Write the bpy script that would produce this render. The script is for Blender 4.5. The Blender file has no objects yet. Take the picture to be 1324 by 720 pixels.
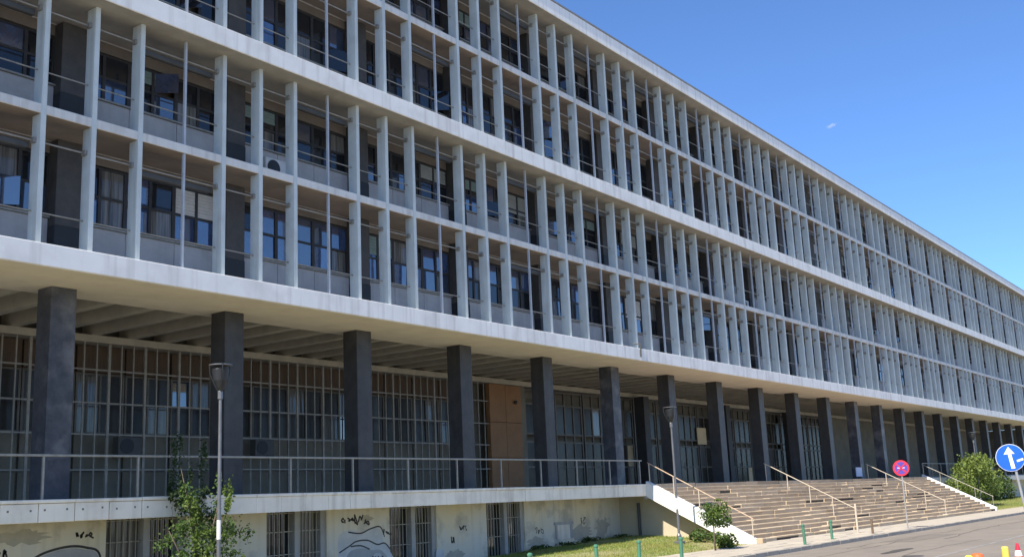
import bpy, bmesh, math, random
from mathutils import Vector, Matrix
random.seed(7)
rnd = random.random
def uni(a, b): return a + (b - a) * rnd()

scene = bpy.context.scene
C = scene.collection

# ------------------------------------------------------------------ camera
YAW, PITCH, ROLL = math.radians(54.4202), math.radians(11.699), math.radians(-2.5492)
FPX = 1395.3
fw = Vector((math.sin(YAW) * math.cos(PITCH), math.cos(YAW) * math.cos(PITCH), math.sin(PITCH)))
rt0 = Vector((math.cos(YAW), -math.sin(YAW), 0))
up0 = rt0.cross(fw)
rt = math.cos(ROLL) * rt0 + math.sin(ROLL) * up0
up = -math.sin(ROLL) * rt0 + math.cos(ROLL) * up0
cam_d = bpy.data.cameras.new('camera')
cam = bpy.data.objects.new('camera', cam_d)
C.objects.link(cam)
cam.matrix_world = Matrix(((rt.x, up.x, -fw.x, -13.054), (rt.y, up.y, -fw.y, -22.379), (rt.z, up.z, -fw.z, 0.0), (0, 0, 0, 1)))
cam_d.sensor_width = 36
cam_d.lens = FPX / 1324 * 36
cam_d.clip_end = 8000
scene.camera = cam

# ------------------------------------------------------------------ light
SUN_EL = math.radians(46)
SUN_AZ = Vector((-1, -0.075, 0)).normalized()          # horizontal direction towards the sun (left, along the facade)
w = bpy.data.worlds.new('World'); scene.world = w
w.use_nodes = True
nt = w.node_tree
sky = nt.nodes.new('ShaderNodeTexSky'); sky.sky_type = 'NISHITA'
sky.sun_disc = False
sky.sun_elevation = SUN_EL
sky.sun_rotation = math.atan2(SUN_AZ.x, SUN_AZ.y)
sky.altitude = 0
sky.air_density = 0.74; sky.dust_density = 0.1; sky.ozone_density = 10.0
nt.links.new(sky.outputs[0], nt.nodes['Background'].inputs[0])
nt.nodes['Background'].inputs[1].default_value = 0.14
sd = bpy.data.lights.new('sun', 'SUN'); sd.energy = 5.0; sd.angle = math.radians(0.5); sd.color = (1.0, 0.93, 0.82)
sun = bpy.data.objects.new('sun', sd); C.objects.link(sun)
to_sun = Vector((SUN_AZ.x * math.cos(SUN_EL), SUN_AZ.y * math.cos(SUN_EL), math.sin(SUN_EL)))
sun.rotation_euler = to_sun.to_track_quat('Z', 'Y').to_euler()
scene.view_settings.view_transform = 'Standard'
scene.view_settings.look = 'None'
scene.view_settings.exposure = 0.76
scene.view_settings.gamma = 1

# ------------------------------------------------------------------ materials
M = {}
def mat(name, col, col2=None, scale=2.0, rough=0.75, bump=0.0, bscale=30.0, streak=0.0, streak_col=(0.08, 0.07, 0.06),
        spec=0.4, metal=0.0, blotch=0.0, blotch_col=(0.1, 0.09, 0.08), stretch=(1, 1, 1), ior=1.45):
    m = bpy.data.materials.new(name); m.use_nodes = True
    t = m.node_tree; N = t.nodes; L = t.links
    b = N['Principled BSDF']
    b.inputs['Roughness'].default_value = rough
    b.inputs['Metallic'].default_value = metal
    b.inputs['IOR'].default_value = ior
    b.inputs['Specular IOR Level'].default_value = spec
    geo = N.new('ShaderNodeNewGeometry')
    if col2 is None: col2 = tuple(c * 0.82 for c in col)
    mp = N.new('ShaderNodeMapping'); mp.inputs['Scale'].default_value = stretch
    L.new(geo.outputs['Position'], mp.inputs['Vector'])
    n1 = N.new('ShaderNodeTexNoise'); n1.inputs['Scale'].default_value = scale; n1.inputs['Detail'].default_value = 6
    n1.inputs['Roughness'].default_value = 0.65
    L.new(mp.outputs[0], n1.inputs['Vector'])
    r1 = N.new('ShaderNodeMapRange'); r1.inputs['From Min'].default_value = 0.35; r1.inputs['From Max'].default_value = 0.65
    L.new(n1.outputs['Fac'], r1.inputs['Value'])
    mx = N.new('ShaderNodeMix'); mx.data_type = 'RGBA'
    mx.inputs['A'].default_value = (*col, 1); mx.inputs['B'].default_value = (*col2, 1)
    L.new(r1.outputs[0], mx.inputs['Factor'])
    out = mx.outputs['Result']
    def layer(out, vecscale, sc, lo, hi, strength, c):
        mp2 = N.new('ShaderNodeMapping'); mp2.inputs['Scale'].default_value = vecscale; mp2.inputs['Location'].default_value = (3.1, 7.7, 1.3)
        L.new(geo.outputs['Position'], mp2.inputs['Vector'])
        n = N.new('ShaderNodeTexNoise'); n.inputs['Scale'].default_value = sc; n.inputs['Detail'].default_value = 5
        L.new(mp2.outputs[0], n.inputs['Vector'])
        r = N.new('ShaderNodeMapRange'); r.inputs['From Min'].default_value = lo; r.inputs['From Max'].default_value = hi
        r.inputs['To Max'].default_value = strength
        L.new(n.outputs['Fac'], r.inputs['Value'])
        k = N.new('ShaderNodeMix'); k.data_type = 'RGBA'
        L.new(r.outputs[0], k.inputs['Factor']); L.new(out, k.inputs['A']); k.inputs['B'].default_value = (*c, 1)
        return k.outputs['Result']
    if streak: out = layer(out, (1, 1, 0.06), 4.0, 0.5, 0.75, streak, streak_col)
    if blotch: out = layer(out, (1, 1, 1), 1.3, 0.52, 0.68, blotch, blotch_col)
    L.new(out, b.inputs['Base Color'])
    if bump:
        nb = N.new('ShaderNodeTexNoise'); nb.inputs['Scale'].default_value = bscale; nb.inputs['Detail'].default_value = 4
        L.new(geo.outputs['Position'], nb.inputs['Vector'])
        bp = N.new('ShaderNodeBump'); bp.inputs['Strength'].default_value = bump; bp.inputs['Distance'].default_value = 0.02
        L.new(nb.outputs['Fac'], bp.inputs['Height']); L.new(bp.outputs[0], b.inputs['Normal'])
    M[name] = m
    return m
mat('white_paint', (0.88, 0.86, 0.805), (0.80, 0.785, 0.735), 1.2, 0.7, 0.05, 25, streak=0.6, streak_col=(0.46, 0.435, 0.395), blotch=0.3, blotch_col=(0.54, 0.515, 0.47))
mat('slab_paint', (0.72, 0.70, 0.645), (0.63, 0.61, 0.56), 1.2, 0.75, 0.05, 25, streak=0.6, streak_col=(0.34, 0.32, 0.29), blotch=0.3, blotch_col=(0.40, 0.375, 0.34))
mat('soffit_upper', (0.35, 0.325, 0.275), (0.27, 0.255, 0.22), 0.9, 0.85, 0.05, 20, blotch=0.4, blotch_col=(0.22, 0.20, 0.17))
mat('glass_dim', (0.028, 0.024, 0.018), (0.05, 0.043, 0.034), 0.9, 0.2, spec=0.25)
mat('fin_paint', (0.60, 0.645, 0.615), (0.52, 0.565, 0.54), 1.6, 0.65, 0.05, 25, streak=0.65, streak_col=(0.31, 0.32, 0.30), blotch=0.3, blotch_col=(0.40, 0.41, 0.38))
mat('soffit_tan', (0.77, 0.695, 0.555), (0.69, 0.62, 0.50), 0.9, 0.8, 0.05, 20, blotch=0.22, blotch_col=(0.52, 0.43, 0.33))
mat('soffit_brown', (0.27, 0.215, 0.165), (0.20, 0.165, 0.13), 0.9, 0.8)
mat('coffer', (0.20, 0.18, 0.15), (0.15, 0.14, 0.12), 1.5, 0.85)
mat('beam_paint', (0.52, 0.48, 0.37), (0.42, 0.39, 0.31), 1.5, 0.85)
mat('spandrel', (0.43, 0.42, 0.41), (0.35, 0.345, 0.34), 1.4, 0.8, 0.1, 30, streak=0.25, streak_col=(0.2, 0.2, 0.2))
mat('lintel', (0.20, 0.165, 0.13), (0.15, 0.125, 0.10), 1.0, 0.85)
mat('pier_stone', (0.085, 0.078, 0.07), (0.06, 0.056, 0.052), 3, 0.6, 0.05)
mat('column_stone', (0.056, 0.054, 0.052), (0.038, 0.037, 0.036), 3.2, 0.5, 0.2, 30, streak=0.3, streak_col=(0.10, 0.098, 0.094), blotch=0.35, blotch_col=(0.085, 0.082, 0.078))
mat('column_mottled', (0.078, 0.080, 0.088), (0.045, 0.047, 0.054), 4, 0.5, 0.25, 30, blotch=0.75, blotch_col=(0.17, 0.165, 0.16))  # column stone variant with paler mottling
mat('black_base', (0.03, 0.032, 0.034), None, 3, 0.5)
mat('dark_frame', (0.045, 0.042, 0.04), (0.03, 0.028, 0.027), 3, 0.5)
mat('steel_dark', (0.09, 0.09, 0.085), None, 3, 0.55, metal=0.2)
mat('rail_metal', (0.33, 0.315, 0.28), (0.25, 0.235, 0.20), 6, 0.5, metal=0.3)
mat('grille_metal', (0.37, 0.345, 0.29), (0.28, 0.26, 0.22), 4, 0.55, metal=0.2)
mat('mullion_paint', (0.46, 0.49, 0.52), None, 3, 0.6)
mat('glass_dark', (0.010, 0.012, 0.015), (0.018, 0.02, 0.024), 0.7, 0.06, spec=0.6, ior=1.55)
mat('glass_sky', (0.028, 0.042, 0.075), (0.04, 0.06, 0.10), 0.8, 0.04, spec=1.0, ior=1.9)  # slight blue of the reflected sky mixed into the base colour
mat('glass_curtain', (0.20, 0.195, 0.175), (0.06, 0.058, 0.052), 2.5, 0.08, spec=0.6, stretch=(6, 6, 0.2))
mat('glass_blue', (0.05, 0.09, 0.20), (0.02, 0.03, 0.07), 1.2, 0.05, spec=1.0, ior=1.9)  # blue sky reflection painted into the pane colour
mat('blind_white', (0.55, 0.54, 0.50), (0.47, 0.46, 0.43), 3, 0.8)
mat('blind_green', (0.20, 0.27, 0.24), (0.16, 0.22, 0.2), 3, 0.8)
mat('blind', (0.30, 0.31, 0.28), (0.24, 0.25, 0.22), 3, 0.8)
mat('podium_wall', (0.74, 0.645, 0.46), (0.66, 0.63, 0.56), 0.45, 0.85, 0.15, 20, streak=0.35, streak_col=(0.36, 0.31, 0.22), blotch=0.8, blotch_col=(0.42, 0.385, 0.33))
mat('fascia_panel', (0.84, 0.775, 0.665), (0.75, 0.69, 0.59), 1.5, 0.8, 0.1, 25, streak=0.5, streak_col=(0.40, 0.33, 0.27), blotch=0.35, blotch_col=(0.45, 0.40, 0.34))
mat('plaster_bare', (0.50, 0.45, 0.36), (0.41, 0.375, 0.31), 2.5, 0.9, 0.4, 15, blotch=0.4, blotch_col=(0.45, 0.40, 0.30))
mat('stringer_white', (0.80, 0.79, 0.75), (0.74, 0.73, 0.69), 1.3, 0.75, 0.08, 20, streak=0.25, streak_col=(0.5, 0.47, 0.42))
mat('ochre_wall', (0.52, 0.45, 0.31), (0.45, 0.39, 0.28), 1.0, 0.85, 0.1)
mat('step_a', (0.522, 0.413, 0.278), (0.467, 0.361, 0.237), 1.6, 0.8, 0.2, 14, blotch=0.35, blotch_col=(0.40, 0.32, 0.235))
mat('step_b', (0.579, 0.469, 0.326), (0.504, 0.400, 0.270), 2.0, 0.8, 0.2, 14, blotch=0.3, blotch_col=(0.44, 0.36, 0.27))
mat('step_c', (0.467, 0.361, 0.237), (0.401, 0.305, 0.200), 1.3, 0.85, 0.2, 14, blotch=0.35, blotch_col=(0.36, 0.29, 0.22))
mat('step_core', (0.10, 0.085, 0.07), (0.06, 0.05, 0.045), 3, 0.9)
mat('stone_panel', (0.34, 0.18, 0.078), (0.27, 0.145, 0.065), 1.1, 0.6, 0.05)
mat('door_metal', (0.175, 0.16, 0.135), (0.13, 0.12, 0.10), 3, 0.5, metal=0.3)
mat('wood_dark', (0.145, 0.098, 0.062), (0.10, 0.068, 0.045), 2.0, 0.7, stretch=(8, 8, 0.6))
mat('wall_olive', (0.235, 0.215, 0.16), (0.18, 0.165, 0.125), 1.2, 0.8)
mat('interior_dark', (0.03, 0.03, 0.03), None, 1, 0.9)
mat('asphalt', (0.245, 0.212, 0.175), (0.205, 0.180, 0.150), 0.35, 0.9, 0.35, 60, blotch=0.5, blotch_col=(0.28, 0.245, 0.20))
mat('asphalt_worn', (0.20, 0.175, 0.147), (0.175, 0.155, 0.13), 0.8, 0.9, 0.4, 60)
mat('asphalt_patch', (0.085, 0.077, 0.068), None, 2, 0.9, 0.4, 50)
mat('road_paint', (0.33, 0.31, 0.29), (0.20, 0.19, 0.175), 2.5, 0.85)
mat('paving', (0.47, 0.42, 0.34), (0.40, 0.355, 0.29), 1.2, 0.9, 0.2, 25, blotch=0.3, blotch_col=(0.34, 0.30, 0.24))
mat('kerb', (0.36, 0.33, 0.28), (0.28, 0.255, 0.22), 2.5, 0.9, 0.2)
mat('soil', (0.36, 0.30, 0.17), (0.20, 0.23, 0.08), 0.6, 0.95, 0.3, 20)
mat('ground', (0.34, 0.31, 0.26), (0.28, 0.26, 0.22), 0.2, 0.95)
mat('grass_blade', (0.19, 0.28, 0.05), (0.31, 0.30, 0.085), 0.7, 0.7)
mat('leaf_mid', (0.06, 0.115, 0.028), (0.105, 0.17, 0.04), 2.0, 0.55)
mat('leaf_bright', (0.13, 0.18, 0.035), (0.08, 0.135, 0.025), 1.6, 0.55)
mat('leaf_light', (0.22, 0.27, 0.06), (0.15, 0.21, 0.045), 1.2, 0.55)
mat('leaf_dark', (0.03, 0.055, 0.018), (0.045, 0.075, 0.02), 2.0, 0.6)
mat('bark', (0.14, 0.11, 0.08), (0.09, 0.07, 0.05), 6, 0.9, 0.4, 40)
mat('lamp_pole', (0.20, 0.20, 0.205), (0.15, 0.15, 0.155), 3, 0.4, metal=0.5)
mat('lamp_black', (0.025, 0.027, 0.03), None, 3, 0.35)
mat('sticker_white', (0.75, 0.75, 0.73), (0.6, 0.6, 0.58), 5, 0.7)
mat('bollard_green', (0.055, 0.20, 0.12), (0.07, 0.15, 0.10), 5, 0.5)
mat('bollard_brown', (0.16, 0.11, 0.07), None, 5, 0.6)
mat('sign_blue', (0.012, 0.11, 0.62), (0.012, 0.095, 0.55), 2, 0.4)
mat('sign_red', (0.58, 0.03, 0.055), (0.5, 0.03, 0.05), 2, 0.4)
mat('sign_violet', (0.10, 0.06, 0.34), None, 2, 0.4)
mat('sign_pale', (0.50, 0.45, 0.78), None, 2, 0.4)
mat('sign_white', (0.85, 0.85, 0.85), (0.78, 0.78, 0.78), 2, 0.4)
mat('post_metal', (0.42, 0.42, 0.41), (0.33, 0.33, 0.32), 4, 0.45, metal=0.4)
mat('rust_rail', (0.46, 0.29, 0.18), (0.50, 0.40, 0.30), 5, 0.6)
mat('pale_rail', (0.52, 0.46, 0.37), (0.46, 0.38, 0.29), 5, 0.6)
mat('cone_orange', (0.75, 0.16, 0.04), (0.65, 0.14, 0.05), 5, 0.5)
mat('yellow_paint', (0.78, 0.60, 0.10), (0.7, 0.52, 0.09), 5, 0.5)
mat('ac_white', (0.62, 0.61, 0.58), (0.54, 0.53, 0.5), 4, 0.5)
mat('poster_tan', (0.80, 0.62, 0.36), (0.72, 0.54, 0.3), 1.5, 0.7)
mat('notice', (0.45, 0.52, 0.66), (0.55, 0.6, 0.7), 3, 0.6)
mat('graffiti_silver', (0.62, 0.62, 0.61), (0.50, 0.50, 0.50), 1.6, 0.6)
mat('graffiti_grey', (0.34, 0.34, 0.345), (0.43, 0.43, 0.43), 1.8, 0.6)
mat('graffiti_black', (0.035, 0.033, 0.033), (0.07, 0.065, 0.06), 4, 0.6)
mat('cloud_white', (0.9, 0.9, 0.9), None, 1, 0.9)
def leafify(name, amt=0.35):
    m = M[name]; t = m.node_tree; b = t.nodes['Principled BSDF']
    tr = t.nodes.new('ShaderNodeBsdfTranslucent'); ms = t.nodes.new('ShaderNodeMixShader'); ms.inputs[0].default_value = amt
    t.links.new(b.inputs['Base Color'].links[0].from_socket, tr.inputs['Color'])
    t.links.new(b.outputs[0], ms.inputs[1]); t.links.new(tr.outputs[0], ms.inputs[2])
    t.links.new(ms.outputs[0], t.nodes['Material Output'].inputs[0])
for k in ('leaf_mid', 'leaf_bright', 'leaf_light', 'leaf_dark', 'grass_blade'): leafify(k)

# ------------------------------------------------------------------ mesh helpers
class MB:
    def __init__(s): s.v = []; s.f = []
    def add(s, vs, fs):
        o = len(s.v); s.v += [tuple(q) for q in vs]; s.f += [tuple(i + o for i in f) for f in fs]; return s
    def box(s, x0, x1, y0, y1, z0, z1):
        return s.add([(x0, y0, z0), (x1, y0, z0), (x1, y1, z0), (x0, y1, z0), (x0, y0, z1), (x1, y0, z1), (x1, y1, z1), (x0, y1, z1)],
                     [(0, 3, 2, 1), (4, 5, 6, 7), (0, 1, 5, 4), (1, 2, 6, 5), (2, 3, 7, 6), (3, 0, 4, 7)])
    def bevbox(s, x0, x1, y0, y1, z0, z1, c=0.015):
        # box with all twelve edges chamfered (24 verts)
        vs = []; idx = {}
        X = (x0, x1); Y = (y0, y1); Z = (z0, z1)
        for i in (0, 1):
            for j in (0, 1):
                for k in (0, 1):
                    sx, sy, sz = (1 - 2 * i) * c, (1 - 2 * j) * c, (1 - 2 * k) * c
                    idx[i, j, k, 'x'] = len(vs); vs.append((X[i], Y[j] + sy, Z[k] + sz))
                    idx[i, j, k, 'y'] = len(vs); vs.append((X[i] + sx, Y[j], Z[k] + sz))
                    idx[i, j, k, 'z'] = len(vs); vs.append((X[i] + sx, Y[j] + sy, Z[k]))
        fs = []
        for i in (0, 1):
            q = [idx[i, 0, 0, 'x'], idx[i, 1, 0, 'x'], idx[i, 1, 1, 'x'], idx[i, 0, 1, 'x']]; fs.append(q if i else q[::-1])
            q = [idx[0, i, 0, 'y'], idx[1, i, 0, 'y'], idx[1, i, 1, 'y'], idx[0, i, 1, 'y']]; fs.append(q[::-1] if i else q)
            q = [idx[0, 0, i, 'z'], idx[1, 0, i, 'z'], idx[1, 1, i, 'z'], idx[0, 1, i, 'z']]; fs.append(q if i else q[::-1])
        for a in (0, 1):
            for b in (0, 1):
                fs.append([idx[a, b, 0, 'x'], idx[a, b, 1, 'x'], idx[a, b, 1, 'y'], idx[a, b, 0, 'y']])
                fs.append([idx[a, 0, b, 'x'], idx[a, 1, b, 'x'], idx[a, 1, b, 'z'], idx[a, 0, b, 'z']])
                fs.append([idx[0, a, b, 'y'], idx[1, a, b, 'y'], idx[1, a, b, 'z'], idx[0, a, b, 'z']])
                for k in (0, 1): fs.append([idx[a, b, k, 'x'], idx[a, b, k, 'y'], idx[a, b, k, 'z']])
        return s.add(vs, fs)
    def tube(s, pts, r, n=8, r2=None, cap=True):
        pts = [Vector(p) for p in pts]; k = len(pts); o = len(s.v)
        for i, p in enumerate(pts):
            d = (pts[min(i + 1, k - 1)] - pts[max(i - 1, 0)]).normalized()
            a = d.orthogonal().normalized() if abs(d.z) < 0.99 else Vector((1, 0, 0))
            a = (a - d * a.dot(d)).normalized(); b = d.cross(a)
            rr = r if r2 is None else r + (r2 - r) * i / (k - 1)
            for j in range(n):
                t = 2 * math.pi * j / n
                s.v.append(tuple(p + a * rr * math.cos(t) + b * rr * math.sin(t)))
        for i in range(k - 1):
            for j in range(n):
                s.f.append((o + i * n + j, o + i * n + (j + 1) % n, o + (i + 1) * n + (j + 1) % n, o + (i + 1) * n + j))
        if cap:
            s.f.append(tuple(o + j for j in range(n))[::-1]); s.f.append(tuple(o + (k - 1) * n + j for j in range(n)))
        return s
    def lathe(s, prof, n=16, c=(0, 0, 0)):
        o = len(s.v); k = len(prof)
        for r, z in prof:
            for j in range(n):
                t = 2 * math.pi * j / n; s.v.append((c[0] + r * math.cos(t), c[1] + r * math.sin(t), c[2] + z))
        for i in range(k - 1):
            for j in range(n): s.f.append((o + i * n + j, o + i * n + (j + 1) % n, o + (i + 1) * n + (j + 1) % n, o + (i + 1) * n + j))
        s.f.append(tuple(o + j for j in range(n))[::-1]); s.f.append(tuple(o + (k - 1) * n + j for j in range(n)))
        return s
    def prism(s, poly, axis, a, b):
        # poly: list of 2D points; axis 'x': (y,z) extruded over x a..b ; 'y': (x,z)
        n = len(poly)
        f = (lambda p, t: (t, p[0], p[1])) if axis == 'x' else (lambda p, t: (p[0], t, p[1]))
        return s.add([f(p, a) for p in poly] + [f(p, b) for p in poly],
                     [tuple(range(n))[::-1], tuple(range(n, 2 * n))] + [(i, (i + 1) % n, n + (i + 1) % n, n + i) for i in range(n)])
    def mesh(s, name, material):
        me = bpy.data.meshes.new(name); me.from_pydata(s.v, [], s.f)
        bm = bmesh.new(); bm.from_mesh(me); bmesh.ops.recalc_face_normals(bm, faces=bm.faces); bm.to_mesh(me); bm.free()
        me.materials.append(M[material]); return me
    def build(s, name, material, parent=None, loc=(0, 0, 0), smooth=False):
        me = s.mesh(name, material)
        if smooth:
            for p in me.polygons: p.use_smooth = True
        return inst(name, me, parent, loc)
def inst(name, me, parent=None, loc=(0, 0, 0)):
    o = bpy.data.objects.new(name, me); C.objects.link(o)
    if parent: o.parent = parent
    o.location = loc
    return o
def tag(o, label, cat, group=None):
    o['label'] = label; o['category'] = cat
    if group: o['group'] = group
    return o
def struct(o): o['kind'] = 'structure'; return o
def stuff(o): o['kind'] = 'stuff'; return o
def empty(name, loc=(0, 0, 0), rz=0.0):
    o = bpy.data.objects.new(name, None); C.objects.link(o); o.location = loc; o.rotation_euler = (0, 0, rz)
    o.empty_display_size = 0.2
    return o
def copy_tree(o, parent=None):
    c = o.copy(); C.objects.link(c); c.parent = parent
    for ch in list(o.children): copy_tree(ch, c)
    return c
_cache = {}
def shared(key, fn):
    if key not in _cache: _cache[key] = fn()
    return _cache[key]

# ------------------------------------------------------------------ dimensions
U = 1.3; BAY = 4 * U
N0, N1 = -2, 22                        # bays
X0, X1 = N0 * BAY - 0.4, (N1 + 1) * BAY + 0.1
ROAD_Z = -2.13; WALK_Z = -2.0
TERR = 0.503; YT = 0.26; SOF = 5.574
YP = 2.1                               # podium wall plane
SX0, SX1 = 27.6, 68.5                  # staircase
FLOORS = [(6.081, 9.275), (9.50, 12.391), (12.924, 16.162), (16.39, 19.223)]

# ------------------------------------------------------------------ ground
g = MB().add([(-3000, -3000, -2.26), (3000, -3000, -2.26), (3000, 3000, -2.26), (-3000, 3000, -2.26)], [(0, 1, 2, 3)])
struct(g.build('ground', 'ground'))
struct(MB().add([(-260, -24, ROAD_Z), (420, -24, ROAD_Z), (420, -7.3, ROAD_Z), (-260, -7.3, ROAD_Z)], [(0, 1, 2, 3)]).build('road', 'asphalt'))
walk = struct(MB().box(-260, 420, -7.15, -4.35, -2.25, WALK_Z).build('sidewalk', 'paving'))
struct(MB().box(-260, 420, -30, -24.0, -2.25, WALK_Z).build('far_sidewalk', 'paving'))
km = [MB().bevbox(0.006, 0.994, -7.30, -7.152, -2.25, WALK_Z + 0.012 + d, 0.014).mesh('kerb_stone', 'kerb') for d in (0, 0.008, -0.006)]
for i in range(-4, 66):
    k = inst('kerb_stone', random.choice(km), walk, (i, uni(-.008, .008), 0))
MB().box(-260, -4.006, -7.30, -7.152, -2.25, WALK_Z + .01).build('kerb', 'kerb', walk)
MB().box(66.006, 420, -7.30, -7.152, -2.25, WALK_Z + .01).build('kerb', 'kerb', walk)
# flagstones of the pavement in front of the staircase
pm = [MB().bevbox(0.01, 0.94, 0.01, 0.68, 0.0, 0.022 + d, 0.006).mesh('paving_slab', 'paving') for d in (0, .006, .012)]
for i in range(0, 26):
    for j in range(4):
        inst('paving_slab', random.choice(pm), walk, (18 + i * 0.95, -7.15 + j * 0.7, WALK_Z - 0.006))
# worn lane line and tar patch on the road
MB().add([(20, -13.1, ROAD_Z + .004), (42, -12.9, ROAD_Z + .004), (42, -12.75, ROAD_Z + .004), (20, -12.95, ROAD_Z + .004)], [(0, 1, 2, 3)]).build('lane_line', 'road_paint', bpy.data.objects['road'])
pts = []
for i in range(14):
    a = i / 14 * 2 * math.pi; pts.append((24.3 + 1.7 * math.cos(a) * uni(.8, 1.1), -10.9 + 0.26 * math.sin(a) * uni(.7, 1.1), ROAD_Z + 0.005))
MB().add(pts, [tuple(range(14))]).build('tar_patch', 'asphalt_patch', bpy.data.objects['road'])
# storm-drain grate at the kerb
road = bpy.data.objects['road']
def crack(x, y, n, dx, dy, wd):
    pts = []
    for i in range(n):
        pts.append(Vector((x, y, 0))); x += dx * uni(.5, 1.4); y += dy * uni(-.6, 1.6) + uni(-.12, .12)
    vs = []
    for p in pts: vs += [(p.x, p.y - wd * uni(.4, 1), ROAD_Z + .006), (p.x, p.y + wd * uni(.4, 1), ROAD_Z + .006)]
    MB().add(vs, [(2 * i, 2 * i + 1, 2 * i + 3, 2 * i + 2) for i in range(n - 1)]).build('crack', 'asphalt_patch', road)
crack(20, -9.2, 26, .9, .02, .022); crack(17.5, -11.6, 18, .8, -.03, .018); crack(32, -10.4, 20, 1.1, .04, .03); crack(26, -8.6, 14, .7, -.02, .02)
MB().add([(30, -9.7, ROAD_Z + .005), (36.5, -9.9, ROAD_Z + .005), (36.4, -8.5, ROAD_Z + .005), (30.2, -8.45, ROAD_Z + .005)], [(0, 1, 2, 3)]).build('repair_patch', 'asphalt_worn', road)
MB().lathe([(.33, 0), (.33, .008), (.30, .012)], 24).build('manhole_cover', 'steel_dark', road, (21.5, -12.2, ROAD_Z))
# lawn
def lawn_z(x, y):
    top = -1.90 + 0.03 * max(-6, min(9, x - 19)); t = max(0, min(1, (y + 4.35) / 5.2)); t = t * t * (3 - 2 * t)
    return -2.0 + (top + 2.0) * t + 0.02 * math.sin(x * 1.7 + y) * t - 0.004
lw = MB(); nx, ny = 74, 16
def lawn_sheet(xa, xb, name, ya=-4.35, yb=YP + .3):
    m = MB()
    for j in range(ny + 1):
        for i in range(nx + 1):
            x = xa + (xb - xa) * i / nx; y = ya + (yb - ya) * j / ny
            m.v.append((x, y, lawn_z(x, y)))
    for j in range(ny):
        for i in range(nx):
            a = j * (nx + 1) + i; m.f.append((a, a + 1, a + nx + 2, a + nx + 1))
    return struct(m.build(name, 'soil', smooth=True))
lawn_sheet(-14, 29.5, 'lawn')
lawn_sheet(SX1 - .3, 150, 'lawn')
gb = MB()
def blade(x, y, h, z=None):
    z = lawn_z(x, y) if z is None else z
    a = rnd() * 6.28; dx, dy = math.cos(a) * .012, math.sin(a) * .012
    b = rnd() * 6.28; lx, ly = math.cos(b) * h * .5, math.sin(b) * h * .5
    gb.add([(x - dx, y - dy, z - .01), (x + dx, y + dy, z - .01), (x + lx, y + ly, z + h)], [(0, 1, 2)])
for i in range(60000):
    x = uni(8, 28.3); y = uni(-4.3, YP - .02)
    n = math.sin(x * .9 + 1.3 * math.sin(y * .8)) + math.sin(y * 1.7 + x * .35) + uni(-1.2, 1.2)
    if n < -0.9: continue
    if y < -3 and rnd() < .6: continue
    blade(x, y, uni(.03, .09) * (1.5 if rnd() < .06 else 1))
for i in range(16000):
    x = uni(68.7, 100); y = uni(-4.0, YP); blade(x, y, uni(.06, .14))
stuff(tag(gb.build('lawn_grass', 'grass_blade'), 'short patchy green grass in front of the podium wall', 'grass'))

# ------------------------------------------------------------------ courthouse
house = tag(empty('courthouse', (0, 0, 0)), 'long modernist four storey building with white bands and pale blue vertical fins on dark columns', 'building')
# floor bands (white)
JX = 26.54
for a, b in ((X0, JX - .015), (JX + .015, X1)):
    MB().bevbox(a, b, -0.472, 2.4, SOF, 6.081, .012).build('floor_band', 'white_paint', house)
MB().box(JX - .03, JX + .03, -0.45, 2.3, SOF + .02, 6.07).build('expansion_joint', 'coffer', house)
MB().tube([(JX + .02, -.50, 5.72), (JX + .02, -.50, 6.25), (JX + .0, -.2, 6.3)], .035, 8).build('downpipe', 'steel_dark', house)
MB().bevbox(X0, X1, -0.472, 1.72, 12.391, 12.924, .012).build('floor_band', 'white_paint', house)
MB().bevbox(X0, X1, -0.472, 1.72, 19.223, 19.805, .012).build('roof_band', 'white_paint', house)
MB().box(X0 - .02, X1 + .02, -0.50, 16, 19.807, 19.87).build('roof_coping', 'rail_metal', house)
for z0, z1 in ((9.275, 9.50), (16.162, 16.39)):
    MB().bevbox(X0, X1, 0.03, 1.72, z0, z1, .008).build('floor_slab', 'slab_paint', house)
# soffits: thin boards under the bands, bounced-light warmth put into their colour
MB().box(X0 + .02, X1 - .02, -0.42, 2.36, SOF - .012, SOF - .002).build('soffit', 'soffit_tan', house)
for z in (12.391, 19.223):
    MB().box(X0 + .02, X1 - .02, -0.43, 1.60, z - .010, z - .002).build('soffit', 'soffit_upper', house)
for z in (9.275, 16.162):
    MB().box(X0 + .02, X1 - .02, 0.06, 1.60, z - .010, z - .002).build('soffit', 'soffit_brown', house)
# core walls behind everything
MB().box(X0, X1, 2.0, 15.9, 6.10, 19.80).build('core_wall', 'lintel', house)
MB().box(X0, X1, 2.41, 15.9, 6.02, 6.095).build('deck_slab', 'coffer', house)
# fins
def fin_mesh(z0, z1):
    c = .02; wd = .135; d = .37
    poly = [(-wd + c, 0), (-c, 0), (0, c), (0, d), (-wd, d), (-wd, c)]
    m = MB(); n = 6
    return m.add([(x, y, z0) for x, y in poly] + [(x, y, z1) for x, y in poly],
                 [tuple(range(6))[::-1], tuple(range(6, 12))] + [(i, (i + 1) % 6, 6 + (i + 1) % 6, 6 + i) for i in range(6)]).mesh('facade_fin', 'fin_paint')
for z0, z1 in ((6.079, 12.379), (12.922, 19.211)):
    fm = fin_mesh(z0, z1)
    mm = MB().box(-.035, .025, .06, .13, z0, z1).mesh('mullion', 'mullion_paint')
    for n in range(N0, N1 + 1):
        for k in (0, 1, 2):
            inst('facade_fin', fm, house, ((4 * n + k) * U + uni(-.008, .008), uni(-.006, .006), 0))
        inst('mullion', mm, house, ((4 * n + 3) * U, 0, 0))
    inst('facade_fin', fm, house, ((N1 + 1) * BAY, 0, 0))
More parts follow.
